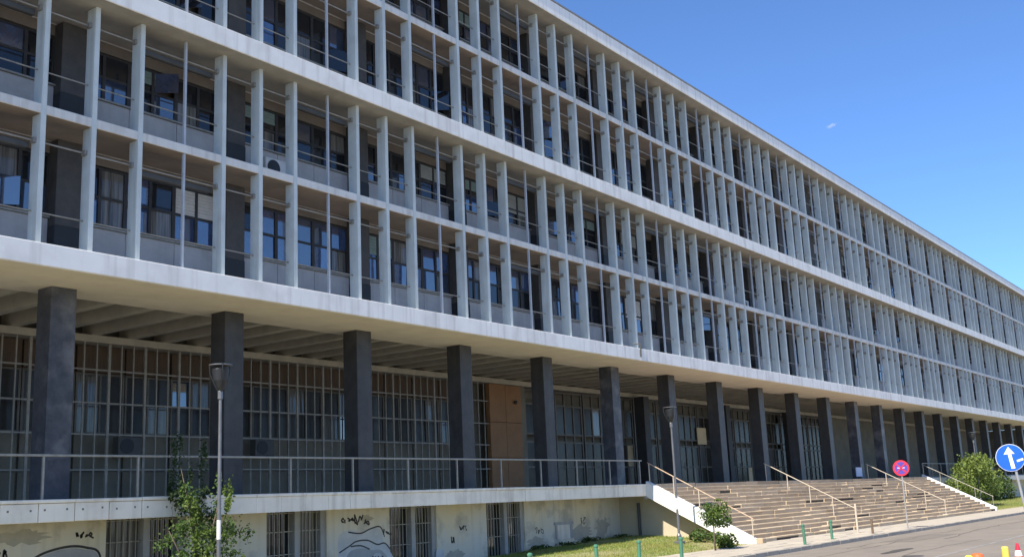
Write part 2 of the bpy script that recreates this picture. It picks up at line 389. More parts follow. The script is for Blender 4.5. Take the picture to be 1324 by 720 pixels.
# per-bay, per-floor elements
YW = 1.62
WIN_W = 1.51
def window_frame(h, key):
    def f():
        m = MB(); t = .055
        m.box(0, WIN_W, 0, .08, 0, t); m.box(0, WIN_W, 0, .08, h - t, h)
        m.box(0, t, 0, .08, t, h - t); m.box(WIN_W - t, WIN_W, 0, .08, t, h - t)
        m.box(WIN_W / 2 - .045, WIN_W / 2 + .045, 0, .08, t, h - t)
        zt = h * .50
        m.box(t, WIN_W / 2 - .045, .01, .07, zt - .035, zt + .035); m.box(WIN_W / 2 + .045, WIN_W - t, .01, .07, zt - .035, zt + .035)
        return m.mesh('window', 'dark_frame')
    return shared(('wf', key), f)
GL = ['glass_dark', 'glass_sky', 'glass_curtain', 'glass_blue']
def pane_mesh(w_, h_, g_): return shared(('pane', round(w_, 3), round(h_, 3), g_), lambda: MB().box(0, w_, 0, .008, 0, h_).mesh('pane', g_))
def blind_mesh(w_, h_):
    h_ = round(h_ * 8) / 8; mt = random.choice(('blind', 'blind', 'blind', 'blind_green', 'blind_green', 'blind_white'))
    def f():
        m = MB(); n = max(3, int(h_ / .09))
        for i in range(n): m.box(0, w_, -.014 + (.004 if i % 2 else 0), .0, i * h_ / n + .004, (i + 1) * h_ / n - .002)   # slats
        return m.mesh('blind', mt)
    return shared(('blind', round(w_, 2), h_, mt), f)
def glazing_mesh(h, var):
    def f():
        return MB().box(.05, WIN_W - .05, .035, .045, .05, h - .05).mesh('glazing', GL[var])
    return shared(('glz', round(h, 3), var), f)
for fi, (zf, zt) in enumerate(FLOORS):
    sill = zf + 1.26; head = zt - 0.30; h = head - sill - .04
    near_mats = [(0.30, 'glass_blue'), (0.42, 'glass_sky'), (0.52, 'glass_curtain')] if fi == 0 else [(0.10, 'glass_blue'), (0.22, 'glass_sky'), (0.29, 'glass_curtain')]
    def pick():
        r = rnd() * (.55 if (fi == 0 and n <= 2) else 1)
        for p, g_ in near_mats:
            if r < p: return g_
        return 'glass_dark'
    rail_m = MB()
    rail_m.tube([(.0, .24, zf + .89), (BAY - .14, .24, zf + .89)], .018, 6)
    rail_g = rail_m.mesh('guard_rail', 'rail_metal')
    am = MB(); za = zt - (.62 if fi % 2 == 0 else .45)
    am.tube([(.0, .26, za), (BAY - .14, .26, za)], .022, 6)
    for k in (1, 2, 4): am.box(k * U - .135 - .07, k * U - .133, .16, .30, za - .07, za + .05)
    rail_a = am.mesh('awning_rail', 'rail_metal')
    rm = MB().bevbox(2 * U + .03, 4 * U - .2, .34, .50, za - .17, za - .02, .02)
    roll = rm.mesh('awning_roll', 'steel_dark')
    span_m = [MB().bevbox(.006, WIN_W - .006, YW, YW + .2, zf - .001, sill - .05, .008).mesh('spandrel_panel', 'spandrel')]
    sill_m = MB().box(0, WIN_W, YW - .07, YW + .2, sill - .048, sill - .004).mesh('sill', 'rail_metal')
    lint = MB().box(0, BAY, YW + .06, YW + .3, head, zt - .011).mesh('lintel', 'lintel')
    pier_m = MB().bevbox(1.10, 1.77, 1.32, 1.95, zf + 1.0, zt - .012, .012).mesh('pier', 'pier_stone')
    pier_b = MB().bevbox(1.09, 1.78, 1.31, 1.95, zf - .001, zf + .998, .012).mesh('pier_base', 'black_base')
    for n in range(N0, N1 + 1):
        bx = n * BAY
        inst('guard_rail', rail_g, house, (bx, 0, 0)); inst('awning_rail', rail_a, house, (bx, 0, 0))
        if fi % 2 == 1 or rnd() < .25: inst('awning_roll', roll, house, (bx, 0, 0))
        inst('lintel', lint, house, (bx, 0, 0))
        pr = inst('pier', pier_m, house, (bx, 0, 0)); inst('pier_base', pier_b, pr)
        for q in range(3):
            wx = bx + 1.77 + q * WIN_W
            sp = inst('spandrel_panel', span_m[0], house, (wx, 0, 0))
            inst('sill', sill_m, sp)
            wn = inst('window', window_frame(h, fi), house, (wx, YW + .05, sill))
            if n <= 6:
                pw = WIN_W / 2 - .10; zt_ = h * .5
                for cx in (.055, WIN_W / 2 + .045):
                    for (pz, ph) in ((.055, zt_ - .09), (zt_ + .035, h - zt_ - .09)):
                        p_ = inst('pane', pane_mesh(pw, ph, pick()), wn, (cx, .035, pz))
                        p_.rotation_euler = (uni(-.02, .02), 0, uni(-.02, .02))
                        if rnd() < .06: p_.rotation_euler = (uni(-.02, .02), 0, -uni(.3, .9))
                if rnd() < .20:
                    bh = round(h * uni(.18, .6) * 8) / 8
                    inst('blind', blind_mesh(WIN_W - .11, bh), wn, (.055, .03, h - .055 - bh))
            else:
                inst('glazing', glazing_mesh(h, random.choice((0, 0, 0, 1, 2))), wn)
                if rnd() < .12: inst('blind', blind_mesh(WIN_W - .11, h * .4), wn, (.055, .03, h * .6 - .055))
# ground floor: columns
cw = [MB().bevbox(0, .665, 0, .608, TERR - .002, SOF - .013, .012).mesh('column', mname) for mname in ('column_stone', 'column_mottled')]
for n in range(N0, N1 + 1):
    inst('column', cw[1] if n in (0, 5, 11, 12) else cw[0], house, (n * BAY + 1.101, 1.321, 0))
# ceiling beams of the arcade
bmesh_ = MB().bevbox(-.13, .13, 2.402, 7.6, SOF, 6.018, .01).mesh('ceiling_beam', 'beam_paint')
for k in range(4 * N0, 4 * N1 + 4): inst('ceiling_beam', bmesh_, house, (k * U + .85, 0, 0))
MB().box(X0, X1, 7.05, 7.6, SOF - .22, SOF - .002).build('edge_beam', 'beam_paint', house)
# rear wall of the arcade
YG = 7.75
MB().box(X0, X1, YG + .12, 15.8, TERR, 6.0).build('rear_wall', 'wall_olive', house)
GX = 26.0
gwin_f = MB(); gw, gz0, gz1 = 1.70, 2.62, 4.50
for a, b, c, d in ((0, gw, 0, .06), (0, gw, gz1 - gz0 - .06, gz1 - gz0)): gwin_f.box(a, b, 0, .07, c, d)
for x in (0, gw / 2 - .035, gw - .07): gwin_f.box(x, x + .07, 0, .07, .06, gz1 - gz0 - .06)
gwin_f.box(.07, gw - .07, .005, .06, .92, .98)
gwf = gwin_f.mesh('window', 'door_metal')
blk = MB().box(.02, gw - .02, YG + .0, YG + .1, gz1 + .03, 5.34).mesh('timber_panel', 'wood_dark')
pnl = MB().bevbox(.02, gw - .02, YG + .02, YG + .1, 1.52, gz0 - .02, .01).mesh('wall_panel', 'wall_olive')
pnl2 = MB().bevbox(.02, gw - .02, YG + .04, YG + .1, TERR, 1.48, .01).mesh('wall_panel', 'wall_olive')
x = -8.0; i = 0
while x < GX - 1.5:
    wn = inst('window', gwf, house, (x, YG, gz0))
    for cx in (.07, gw / 2 + .035):
        for pz, ph in ((.06, .86), (.98, gz1 - gz0 - 1.04)):
            r = rnd(); gmat = 'glass_sky' if r < .08 else 'glass_curtain' if r < .30 else 'glass_dim'
            p_ = inst('pane', pane_mesh(gw / 2 - .105, ph, gmat), wn, (cx, .035, pz)); p_.rotation_euler = (uni(-.02, .02), 0, uni(-.02, .02))
    inst('timber_panel', blk, house, (x, 0, 0)); inst('wall_panel', pnl, house, (x, 0, 0)); inst('wall_panel', pnl2, house, (x, 0, 0))
    x += 1.733
# steel security grille in front of those windows
barm = MB().box(-.021, .021, -.02, .02, TERR, 5.36).mesh('bar', 'grille_metal')
barw = MB().box(-.042, .042, -.03, .03, TERR, 5.36).mesh('bar', 'grille_metal')
for n in range(-2, 5):
    m = MB(); xa = n * BAY + 1.43; xb = min(xa + BAY, GX)
    for z in (4.53, 3.52, 2.57, 1.51): m.box(xa + .002, xb - .002, 7.185, 7.215, z - .022, z + .022)
    gr = m.build('security_grille', 'grille_metal', house)
    k = 0
    while xa + k * U / 3 < xb - .05:
        inst('bar', barw if k % 3 == 0 else barm, gr, (xa + k * U / 3, 7.2, 0)); k += 1
# tan stone panel and entrance doors
for a, b in ((26.02, 27.23), (27.25, 28.46)):
    for z0, z1 in ((TERR, 2.0), (2.01, 3.6), (3.61, 5.33)):
        MB().bevbox(a, b, 7.12, 7.35, z0 + .002, z1, .006).build('stone_slab', 'stone_panel', house)
MB().lathe([(.09, 0), (.09, .05), (.02, .07)], 12).build('alarm_box', 'black_base', house, (27.9, 7.04, 4.55)).rotation_euler = (math.pi / 2, 0, 0)
DX0, DW = 29.0, 2.6
def door_frame():
    m = MB(); Wd = 2.45
    for xx in (0, .80, 1.60, Wd - .09): m.box(xx, xx + .09, 0, .09, 0, 4.8)
    for z in (0.0, 1.05, 2.25, 2.62, 4.05, 4.7): m.box(.09, .80, .01, .08, z, z + .09); m.box(.89, 1.60, .01, .08, z, z + .09); m.box(1.69, Wd - .09, .01, .08, z, z + .09)
    return m.mesh('entrance_door', 'door_metal')
dfm = door_frame()
for i in range(15):
    dx = DX0 + i * DW
    d = inst('entrance_door', dfm, house, (dx, 7.3, TERR))
    if dx < 60:
        for cx in (.09, .89, 1.69):
            for z0, z1 in ((.09, 1.05), (1.14, 2.25), (2.71, 4.05)):
                r = rnd(); inst('pane', pane_mesh(.71, z1 - z0, 'glass_curtain' if r < .10 else 'poster_tan' if r < .14 else 'glass_dim'), d, (cx, .04, z0))
        MB().tube([(.75, -.05, .95), (.75, -.05, 1.35)], .018, 6).build('handle', 'rail_metal', d)
    else:
        inst('glazing', pane_mesh(2.27, 4.6, 'glass_dim'), d, (.09, .05, .05))
for a, b in ((28.48, 28.98), (68.2, X1 - 1)): MB().box(a, b, 7.25, 7.6, TERR, 5.34).build('entrance_wall', 'wall_olive', house)
MB().box(46.9, 48.1, 7.24, 7.28, 2.95, 3.95).build('poster', 'poster_tan', house)
MB().box(X1 - .4, X1, 1.4, 15.8, -2.2, 5.56).build('end_wall', 'wall_olive', house)
MB().box(X1 - .25, X1 - .01, .36, 2.05, 6.09, 19.21).build('end_wall', 'fin_paint', house)
# dark inner columns beside the doors
icm = MB().bevbox(0, .6, 6.3, 6.9, TERR - .002, SOF - .24, .012).mesh('inner_column', 'column_stone')
for n in (7, 9, 11): inst('inner_column', icm, house, (n * BAY + 2.4, 0, 0))

# ------------------------------------------------------------------ podium with terrace
pod = tag(empty('terrace_podium', (0, 0, 0)), 'raised terrace podium with pale edge panels above a stained ochre basement wall', 'terrace')
MB().box(X0, SX1 + 60, .40, 15.0, .06, TERR).build('terrace_floor', 'spandrel', pod)
MB().box(SX0 + .0, SX1, .262, .398, -.1, TERR - .001).build('terrace_edge', 'spandrel', pod)
PW = .878
pms = []
for v in range(3):
    m = MB().bevbox(.009, PW - .009, YT, YT + .14, .021, TERR - .075, .01)
    pms.append(m.mesh('fascia_panel', 'fascia_panel'))
cps = [MB().bevbox(.004, PW * 2 - .004, YT - .035, YT + .16, TERR - .07, TERR + .006 + d, .012).mesh('coping', 'fascia_panel') for d in (0, .006)]
for i in range(22): inst('coping', random.choice(cps), pod, (SX0 - PW * 2 * (i + 1), uni(-.012, .012), uni(-.004, .004)))
flush = [MB().bevbox(.0015, PW - .0015, YT, YT + .14, .021, TERR - .075, .003).mesh('fascia_panel', 'fascia_panel')]
hole = MB().box(-.022, .022, YT - .004, YT + .02, -.022, .022).mesh('fixing_hole', 'coffer')
k = 0
xp = SX0 - PW * 44
for i in range(44):
    p_ = inst('fascia_panel', random.choice(pms if (i < 18 or i in (23, 24, 33)) else flush), pod, (xp + i * PW, uni(-.008, .008) if i < 18 else uni(-.002, .002), uni(-.006, .006) if i < 18 else 0))
    if i < 18:
        for hx in (.17, .70): inst('fixing_hole', hole, p_, (hx + uni(-.03, .03), 0, .28 + uni(-.02, .02)))
for i in range(40): inst('fascia_panel', random.choice(pms), pod, (SX1 + .5 + i * PW, uni(-.008, .008), 0))
# basement wall with window openings, built from piers and heads between them
WINX = [3.30 + 5.2 * j for j in range(-2, 4)]       # left edge of each pair
ZB = -2.15
edges = [X0]
for wx in WINX: edges += [wx, wx + 2.38]
edges.append(28.42)
for j in range(0, len(edges), 2):
    MB().box(edges[j], edges[j + 1], YP, YP + .3, ZB, .055).build('basement_wall', 'podium_wall', pod)
MB().prism([(YP - .002, ZB), (YP - .002, .055), (.45, .055), (.45, -.05), (.2, -.10), (-3.6, -1.98), (-3.6, ZB)], 'x', 28.42, 28.7).build('stair_side_wall', 'ochre_wall', pod)
MB().box(SX1 - .3, 128, YP, YP + .3, ZB, .055).build('basement_wall', 'podium_wall', pod)
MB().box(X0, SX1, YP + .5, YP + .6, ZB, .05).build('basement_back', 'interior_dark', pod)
bw_bar = MB().box(-.012, .012, -.012, .012, -1.95, .05).mesh('bar', 'grille_metal')
for wx in WINX:
    m = MB()
    m.box(wx + 1.10, wx + 1.30, YP + .02, YP + .3, ZB, .05)                   # centre post
    m.box(wx + 2.18, wx + 2.38, YP + .06, YP + .3, ZB, .05)
    m.build('window_post', 'spandrel', pod)
    for a, b in ((wx, wx + 1.10), (wx + 1.30, wx + 2.18)):
        m = MB()
        for z in (-1.90, -1.2, -.55, -.02): m.box(a + .002, b - .002, YP + .10, YP + .13, z - .015, z + .015)
        gr = m.build('window_grille', 'grille_metal', pod)
        nb = 6
        for q in range(1, nb): inst('bar', bw_bar, gr, (a + (b - a) * q / nb, YP + .09, 0))
        MB().box(a + .01, b - .01, YP + .26, YP + .27, -1.94, .04).build('pane', random.choice(('glass_dark', 'glass_dark', 'glass_curtain')), gr)
for (px_, pz_, rx_, rz_) in ((25.2, -1.35, .9, .35), (26.9, -1.2, .6, .5), (22.0, -1.55, .6, .25), (17.0, -1.7, .6, .2), (6.5, -.35, .5, .2), (1.0, -.3, .8, .18), (12.6, -.3, .4, .12)):
    n_ = 30
    MB().add([(px_ + rx_ * math.cos(2 * math.pi * k_ / n_) * uni(.6, 1.15), YP - .0035, pz_ + rz_ * math.sin(2 * math.pi * k_ / n_) * uni(.5, 1.2)) for k_ in range(n_)], [tuple(range(n_))]).build('plaster_patch', 'plaster_bare', pod)
# small boarded hatch in the basement wall
m = MB(); m.box(23.25, 24.62, YP - .05, YP - .002, -.95, -.84); m.box(23.35, 23.45, YP - .04, YP - .002, -1.5, -.951); m.box(24.40, 24.56, YP - .04, YP - .002, -1.5, -.951)
m.build('hatch_frame', 'spandrel', pod)
MB().box(23.46, 24.39, YP - .02, YP - .003, -1.5, -.955).build('hatch', 'fascia_panel', pod)
MB().tube([(28.33, 1.1, -1.9), (28.33, 1.1, -.25)], .07, 8).build('downpipe', 'steel_dark', pod)
# railing along the terrace edge
yr = YT + .09
ms_post = MB().box(-.024, .024, -.024, .024, TERR, 1.47).mesh('post', 'rail_metal')
rl = MB().bevbox(X0, SX0 - .1, yr - .03, yr + .03, 1.455, 1.51, .01).build('terrace_railing', 'rail_metal', pod)
for k in range(-5, 12):
    px = .5 + 2.436 * k
    if px < SX0 - .2: inst('post', ms_post, rl, (px, yr, 0))
rl2 = MB().bevbox(SX1 + .4, 120, yr - .03, yr + .03, 1.455, 1.51, .01).build('terrace_railing', 'rail_metal', pod)
for k in range(16): inst('post', ms_post, rl2, (SX1 + .5 + 2.436 * k, yr, 0))
# graffiti on the basement wall (flat paint)
def ribbon(pts, wd, name, mt, d=.004):
    m = MB(); P = [Vector((p[0], p[1])) for p in pts]; vs = []
    for i, p in enumerate(P):
        t = (P[min(i + 1, len(P) - 1)] - P[max(i - 1, 0)]).normalized(); nrm = Vector((-t.y, t.x)) * wd * .5
        vs += [(p.x + nrm.x, YP - d, p.y + nrm.y), (p.x - nrm.x, YP - d, p.y - nrm.y)]
    m.add(vs, [(2 * i, 2 * i + 1, 2 * i + 3, 2 * i + 2) for i in range(len(P) - 1)])
    return m.build(name, mt, pod)
def curve(pts, n=8):
    out = []
    Q = [pts[0]] + list(pts) + [pts[-1]]
    for i in range(1, len(Q) - 2):
        for s in range(n):
            t = s / n; a, b, c, d = [Vector(q) for q in Q[i - 1:i + 3]]
            out.append(.5 * ((2 * b) + (-a + c) * t + (2 * a - 5 * b + 4 * c - d) * t * t + (-a + 3 * b - 3 * c + d) * t ** 3))
    out.append(Vector(pts[-1])); return out
def blob(pts, name, mt, d=.002):
    c = curve(list(pts) + [pts[0]], 6)[:-1]
    return MB().add([(p.x, YP - d, p.y) for p in c], [tuple(range(len(c)))]).build(name, mt, pod)
GX1 = 11.35
blob([(GX1 + .05, -1.9), (GX1 + .0, -1.0), (GX1 + .15, -.70), (GX1 + .55, -.62), (GX1 + 1.1, -.72), (GX1 + 1.6, -.58), (GX1 + 1.95, -.72), (GX1 + 2.05, -1.05), (GX1 + 2.3, -1.3), (GX1 + 2.45, -1.9)], 'graffiti', 'graffiti_silver')
blob([(GX1 + .2, -1.9), (GX1 + .45, -1.32), (GX1 + 1.0, -1.20), (GX1 + 1.5, -1.28), (GX1 + 2.0, -1.35), (GX1 + 2.3, -1.92)], 'graffiti', 'graffiti_grey', .003)
for c in ([(GX1 + .45, -.68), (GX1 + 1.0, -.74), (GX1 + 1.45, -.62), (GX1 + 1.9, -.58), (GX1 + 2.1, -.9)], [(GX1 + .05, -1.28), (GX1 + .5, -1.10), (GX1 + .8, -.98), (GX1 + 1.3, -.97), (GX1 + 1.75, -1.12), (GX1 + 2.1, -1.1), (GX1 + 2.35, -1.3)],
          [(GX1 + .55, -1.12), (GX1 + 1.0, -1.12), (GX1 + 1.4, -1.25)]):
    ribbon(curve(c), .045, 'graffiti', 'graffiti_black', .005)
def scrawl(x0, z0, n, s, w_=.035):
    for i in range(max(2, n // 2)):
        ox = x0 + i * s * .75
        pts = [(ox + uni(0, .75) * s, z0 + uni(0, 1) * s) for _ in range(5)]
        ribbon(curve(pts, 6), w_ * 1.05, 'graffiti', 'graffiti_black', .006 + .0004 * i)
scrawl(GX1 + .62, -.50, 6, .34, .05); scrawl(GX1 + 2.0, -.85, 6, .20)
blob([(1.25, -1.95), (1.2, -1.1), (1.55, -.78), (2.2, -.62), (2.7, -.66), (3.1, -.85), (3.15, -1.95)], 'graffiti', 'graffiti_grey')
blob([(1.5, -1.95), (1.5, -1.25), (1.75, -.98), (2.1, -1.0), (2.25, -1.4), (2.2, -1.95)], 'graffiti', 'graffiti_silver', .003)
blob([(2.45, -1.95), (2.42, -1.45), (2.56, -1.15), (2.68, -1.45), (2.7, -1.95)], 'graffiti', 'graffiti_black', .004)
ribbon(curve([(1.15, -1.95), (1.18, -1.1), (1.5, -.75), (2.2, -.58), (2.75, -.62), (3.15, -.85), (3.2, -1.95)]), .06, 'graffiti', 'graffiti_black', .005)
for (gx, gz) in ((.1, -.75), (.55, -1.35), (3.35 - .9, -.42), (5.85, -1.35), (6.9, -.55), (GX1 + .1, -.42), (GX1 + 1.5, -1.65), (GX1 + .4, -1.7), (16.7, -1.3), (17.3, -.9), (21.9, -1.25), (25.2, -1.0)):
    scrawl(gx, gz, random.choice((5, 6, 8)), uni(.16, .3), uni(.025, .05))
for (gx, gz, mt_) in ((1.4, -1.75, 'graffiti_grey'), (2.75, -1.5, 'graffiti_silver'), (GX1 + .9, -1.75, 'graffiti_silver'), (GX1 + 1.7, -1.6, 'graffiti_silver'), (16.2, -1.6, 'graffiti_silver')):
    blob([(gx + .28 * math.cos(a_) * uni(.6, 1.2), gz + .22 * math.sin(a_) * uni(.6, 1.2)) for a_ in [k_ * .785 for k_ in range(8)]], 'graffiti', mt_, .0045)
scrawl(.35, -1.05, 7, .28, .045); scrawl(.2, -1.5, 6, .3, .04); scrawl(5.95, -.75, 5, .3, .04)
ribbon(curve([(6.3, -1.9), (6.5, -1.35), (7.0, -1.15), (7.6, -1.3), (7.9, -1.9)]), .05, 'graffiti', 'graffiti_black', .005)
blob([(6.35, -1.95), (6.55, -1.4), (7.0, -1.2), (7.55, -1.35), (7.85, -1.95)], 'graffiti', 'graffiti_silver')

# ------------------------------------------------------------------ staircase
st = tag(empty('entrance_staircase', (48, 0, 0)), 'wide worn tan stone staircase with crumbling steps and white side slabs', 'staircase')
st.location = (0, 0, 0)
NS = 15; RISE = (TERR - WALK_Z) / NS; RUN = 4.66 / NS
for s in range(NS):
    z1 = TERR - s * RISE; ya = YT - s * RUN - (0 if s else -.0); yb = ya - RUN
    # dark core below the slabs
    core = MB().box(SX0 + .32, SX1 - .32, yb + .04, min(ya + .12, YT + .2), z1 - RISE - .05, z1 - .062).build('step', 'step_core', st)
    x = SX0 + .32; i = 0
    while x < SX1 - .34:
        L = min(uni(1.1, 2.9), SX1 - .32 - x)
        if SX1 - .32 - x - L < .6: L = SX1 - .32 - x
        gap = uni(.002, .010)
        dz = uni(-.022, .012); dy = uni(-.035, .03)
        miss = rnd() < .03
        a, b = x + gap, x + L - gap
        mt = random.choice(('step_a', 'step_a', 'step_b', 'step_c'))
        m = MB().bevbox(a, b, yb + dy, ya + .05, z1 - .06 + dz, z1 + dz, .01)          # tread slab
        if not miss: m.bevbox(a, b, yb + .012 + dy, yb + .075, z1 - RISE - .01, z1 - .062 + dz, .004)   # riser slab
        o = m.build('stone_slab', mt, core); i += 1
        x += L
# side slabs (stringers)
SL = (TERR - WALK_Z) / 4.66
for a, b, e in ((SX0, SX0 + .31, .12), (SX1 - .31, SX1, .19)):
    poly = [(YT, TERR + e), (YT - 4.75, WALK_Z + .02 + e), (YT - 4.75, WALK_Z - .06), (YT - 3.95, WALK_Z - .06), (YT, -.02)]
    MB().prism(poly, 'x', a, b).build('side_slab', 'stringer_white', st)
# end block at the foot of the left side slab
MB().bevbox(SX0 - .03, SX0 + .33, -4.75, -4.47, WALK_Z, WALK_Z + .22, .03).build('end_block', 'step_c', st)
def handrail(xr, mt, base_off, y0=.2):
    zf_ = lambda y: TERR + (y - YT) * SL if y < YT else TERR
    pts = [(xr, y0 + .02, zf_(y0) + .93), (xr, -4.35, zf_(-4.35) + .93)]
    hr = MB().tube([(xr, y0 + .25, zf_(y0) + .93)] + pts if False else pts, .021, 8).build('handrail', mt, st)
    n = 5
    for i in range(n):
        y = y0 - .05 + (-4.25 - y0) * i / (n - 1)
        MB().tube([(xr, y, zf_(y) + base_off), (xr, y, zf_(y) + .92)], .021, 6).build('post', 'rail_metal' if mt == 'rail_metal' else 'pale_rail', hr)
handrail(SX0 + .15, 'rust_rail', .05); handrail(40.0, 'pale_rail', -.1); handrail(56.0, 'pale_rail', -.1); handrail(SX1 - .15, 'rail_metal', .05)

# ------------------------------------------------------------------ street lamps
def lamp_thing(loc, label, sticker=True):
    o = tag(empty('street_lamp', loc), label, 'street lamp', 'slim post lamps along the lawn')
    H = 5.0
    def pole():
        return MB().lathe([(.09, 0), (.09, .25), (.05, .32), (.036, H - .55)], 12).mesh('pole', 'lamp_pole')
    inst('pole', shared('lpole', pole), o)
    inst('base_plate', shared('lbase', lambda: MB().bevbox(-.16, .16, -.16, .16, -.1, .03, .01).mesh('base_plate', 'lamp_pole')), o)
    inst('collar', shared('lcol', lambda: MB().lathe([(.05, H - .56), (.062, H - .55), (.062, H - .38), (.05, H - .36)], 12).mesh('collar', 'lamp_pole')), o)
    inst('lamp_bowl', shared('lbowl', lambda: MB().lathe([(.05, H - .36), (.09, H - .30), (.17, H - .12), (.205, H + .14), (.20, H + .15)], 20).mesh('lamp_bowl', 'lamp_black')), o)
    def arms():
        m = MB()
        for s in (0, 2.1, 4.2):
            ca, sa = math.cos(s), math.sin(s)
            m.tube([(.05 * ca, .05 * sa, H - .38), (.16 * ca, .16 * sa, H - .18), (.26 * ca, .26 * sa, H + .06), (.27 * ca, .27 * sa, H + .25)], .014, 6)
        return m.mesh('arm', 'lamp_black')
    inst('arm', shared('larm', arms), o)
    inst('lamp_cap', shared('lcap', lambda: MB().lathe([(.22, H + .225), (.272, H + .235), (.272, H + .255), (.1, H + .27)], 20).mesh('lamp_cap', 'lamp_pole')), o)
    if sticker: inst('sticker', shared('lstk', lambda: MB().lathe([(.0495, 1.25), (.0495, 1.68)], 12).mesh('sticker', 'sticker_white')), o)
    return o
lamp_thing((3.47, -2.0, -1.78), 'slim grey street lamp with black bowl beside the leafy young tree')
lamp_thing((25.92, -2.0, -1.79), 'slim grey street lamp in front of the white stair side slab')
lamp_thing((74.83, -2.0, -1.55), 'small far street lamp beyond the staircase above the round bush', False)

# ------------------------------------------------------------------ bollards
bm_ = MB().lathe([(.055, -.05), (.055, .68), (.07, .69), (.07, .73), (.04, .76)], 12).mesh('bollard', 'bollard_green')
BL = [((9.5, -6.4), 'green bollard cut off at the bottom edge, leftmost on the lawn side'), ((13.3, -6.0), 'green bollard in front of the lawn below the boarded hatch'),
      ((15.3, -6.2), 'green bollard in front of the lawn left of the white stair slab'), ((17.0, -6.7), 'green bollard in front of the lawn nearest the lamp by the stairs'),
      ((26.3, -6.95), 'left of the two green bollards on the pavement before the stairs'), ((30.1, -6.6), 'right of the two green bollards on the pavement before the stairs')]
for (x, y), lb in BL:
    o = tag(inst('bollard', bm_, None, (x, y, WALK_Z)), lb, 'bollard', 'green bollards along the pavement')
    o.rotation_euler = (uni(-.03, .03), uni(-.03, .03), 0)
tag(MB().lathe([(.05, -.05), (.05, .6), (.06, .62), (.03, .66)], 10).build('bollard', 'bollard_brown', None, (34.5, -6.8, WALK_Z)), 'short brown bollard on the pavement edge before the stairs', 'bollard')
tag(MB().lathe([(.045, -.05), (.045, 1.25), (.03, 1.28)], 10).build('marker_post', 'pale_rail', None, (35.4, -5.85, WALK_Z)), 'thin pale post on the pavement at the foot of the stairs', 'post')

# ------------------------------------------------------------------ signs
def disc(r, y, n=40, t=.012):
    m = MB(); vs = [(r * math.cos(2 * math.pi * i / n), y, r * math.sin(2 * math.pi * i / n)) for i in range(n)]
    vs += [(p[0], y + t, p[2]) for p in vs]
    return m.add(vs, [tuple(range(n)), tuple(range(n, 2 * n))[::-1]] + [(i, (i + 1) % n, n + (i + 1) % n, n + i) for i in range(n)])
def face_cam(x, y): return math.atan2(-22.379 - y, -13.054 - x) + math.pi / 2
def flat(poly, y, t=.003): return MB().prism(poly, 'y', y, y + t)
def no_park():
    x, y = 38.9, -7.0
    o = tag(empty('no_parking_sign', (x, y, WALK_Z), face_cam(x, y)), 'round red ringed violet blue no stopping sign on a thin post', 'road sign')
    H = 2.78
    MB().tube([(0, .04, -.05), (0, .04, H + .3)], .03, 8).build('post', 'post_metal', o)
    p_ = disc(.365, -.012).build('sign_plate', 'sign_red', o, (0, 0, H))
    disc(.28, -.018, t=.003).build('sign_face', 'sign_violet', p_)
    flat([(-.17, -.02), (.17, -.02), (.17, .035), (-.17, .035)], -.023).build('symbol', 'sign_pale', p_)
    for s in (1, -1):
        c = math.cos(math.pi / 4); a = .27; b = .032
        q = [(-a * c - b * c * s * s, -a * c * s + b * c * s), (-a * c + b * c, -a * c * s - b * c * s), (a * c + b * c, a * c * s - b * c * s), (a * c - b * c, a * c * s + b * c * s)]
        flat(q, -.028 - .004 * s).build('diagonal_bar', 'sign_red', p_)
no_park()
def arrow_sign():
    x, y = 15.95, -16.5
    o = tag(empty('direction_sign', (x + .42, y, ROAD_Z), face_cam(x, y)), 'round blue sign with white arrow pointing up at the right edge', 'road sign')
    o.rotation_euler = (0, 0, face_cam(x, y))
    H = 2.68
    MB().tube([(0.22, .04, -.05), (-.10, .04, H + .3)], .032, 8).build('post', 'post_metal', o)
    p_ = disc(.335, -.012).build('sign_plate', 'sign_white', o, (-.12, 0, H))
    disc(.325, -.017, t=.004).build('sign_face', 'sign_blue', p_)
    p_.rotation_euler = (0, -.12, 0)
    flat([(-.035, -.27), (.055, -.27), (.04, .09), (.12, .08), (.01, .27), (-.13, .10), (-.035, .10)], -.0215).build('arrow', 'sign_white', p_)
    flat([(.13, -.13), (.28, -.105), (.28, -.055), (.13, -.08)], -.0225).build('side_mark', 'sign_white', p_)
arrow_sign()

# ------------------------------------------------------------------ cones and post at the right corner
def cone(loc, label):
    o = tag(empty('traffic_cone', loc), label, 'traffic cone')
    MB().bevbox(-.17, .17, -.17, .17, 0, .035, .01).build('base', 'cone_orange', o)
    MB().lathe([(.13, .035), (.095, .22)], 16).build('cone_body', 'cone_orange', o)
    MB().lathe([(.0955, .22), (.070, .36)], 16).build('white_band', 'sign_white', o)
    MB().lathe([(.070, .36), (.035, .53), (.02, .54)], 16).build('cone_tip', 'sign_red', o)
cone((17.75, -15.98, ROAD_Z), 'red and white traffic cone at the bottom right corner')
o = tag(empty('marker_post', (16.33, -15.98, ROAD_Z)), 'short yellow marker post between the two cones', 'post')
MB().lathe([(.085, 0), (.085, .50), (.07, .535)], 14).build('post', 'yellow_paint', o)
MB().lathe([(.15, 0), (.15, .03), (.1, .05)], 14).build('base', 'lamp_black', o)
o = tag(empty('barrier_foot', (13.75, -15.9, ROAD_Z)), 'orange and yellow low barrier block at the bottom edge left of the yellow post', 'barrier')
MB().lathe([(.19, 0), (.19, .30), (.13, .50), (.07, .53)], 14, (.12, 0, 0)).build('block', 'cone_orange', o)
MB().lathe([(.09, 0), (.09, .47), (.05, .50)], 12, (-.14, .12, 0)).build('yellow_post', 'yellow_paint', o)

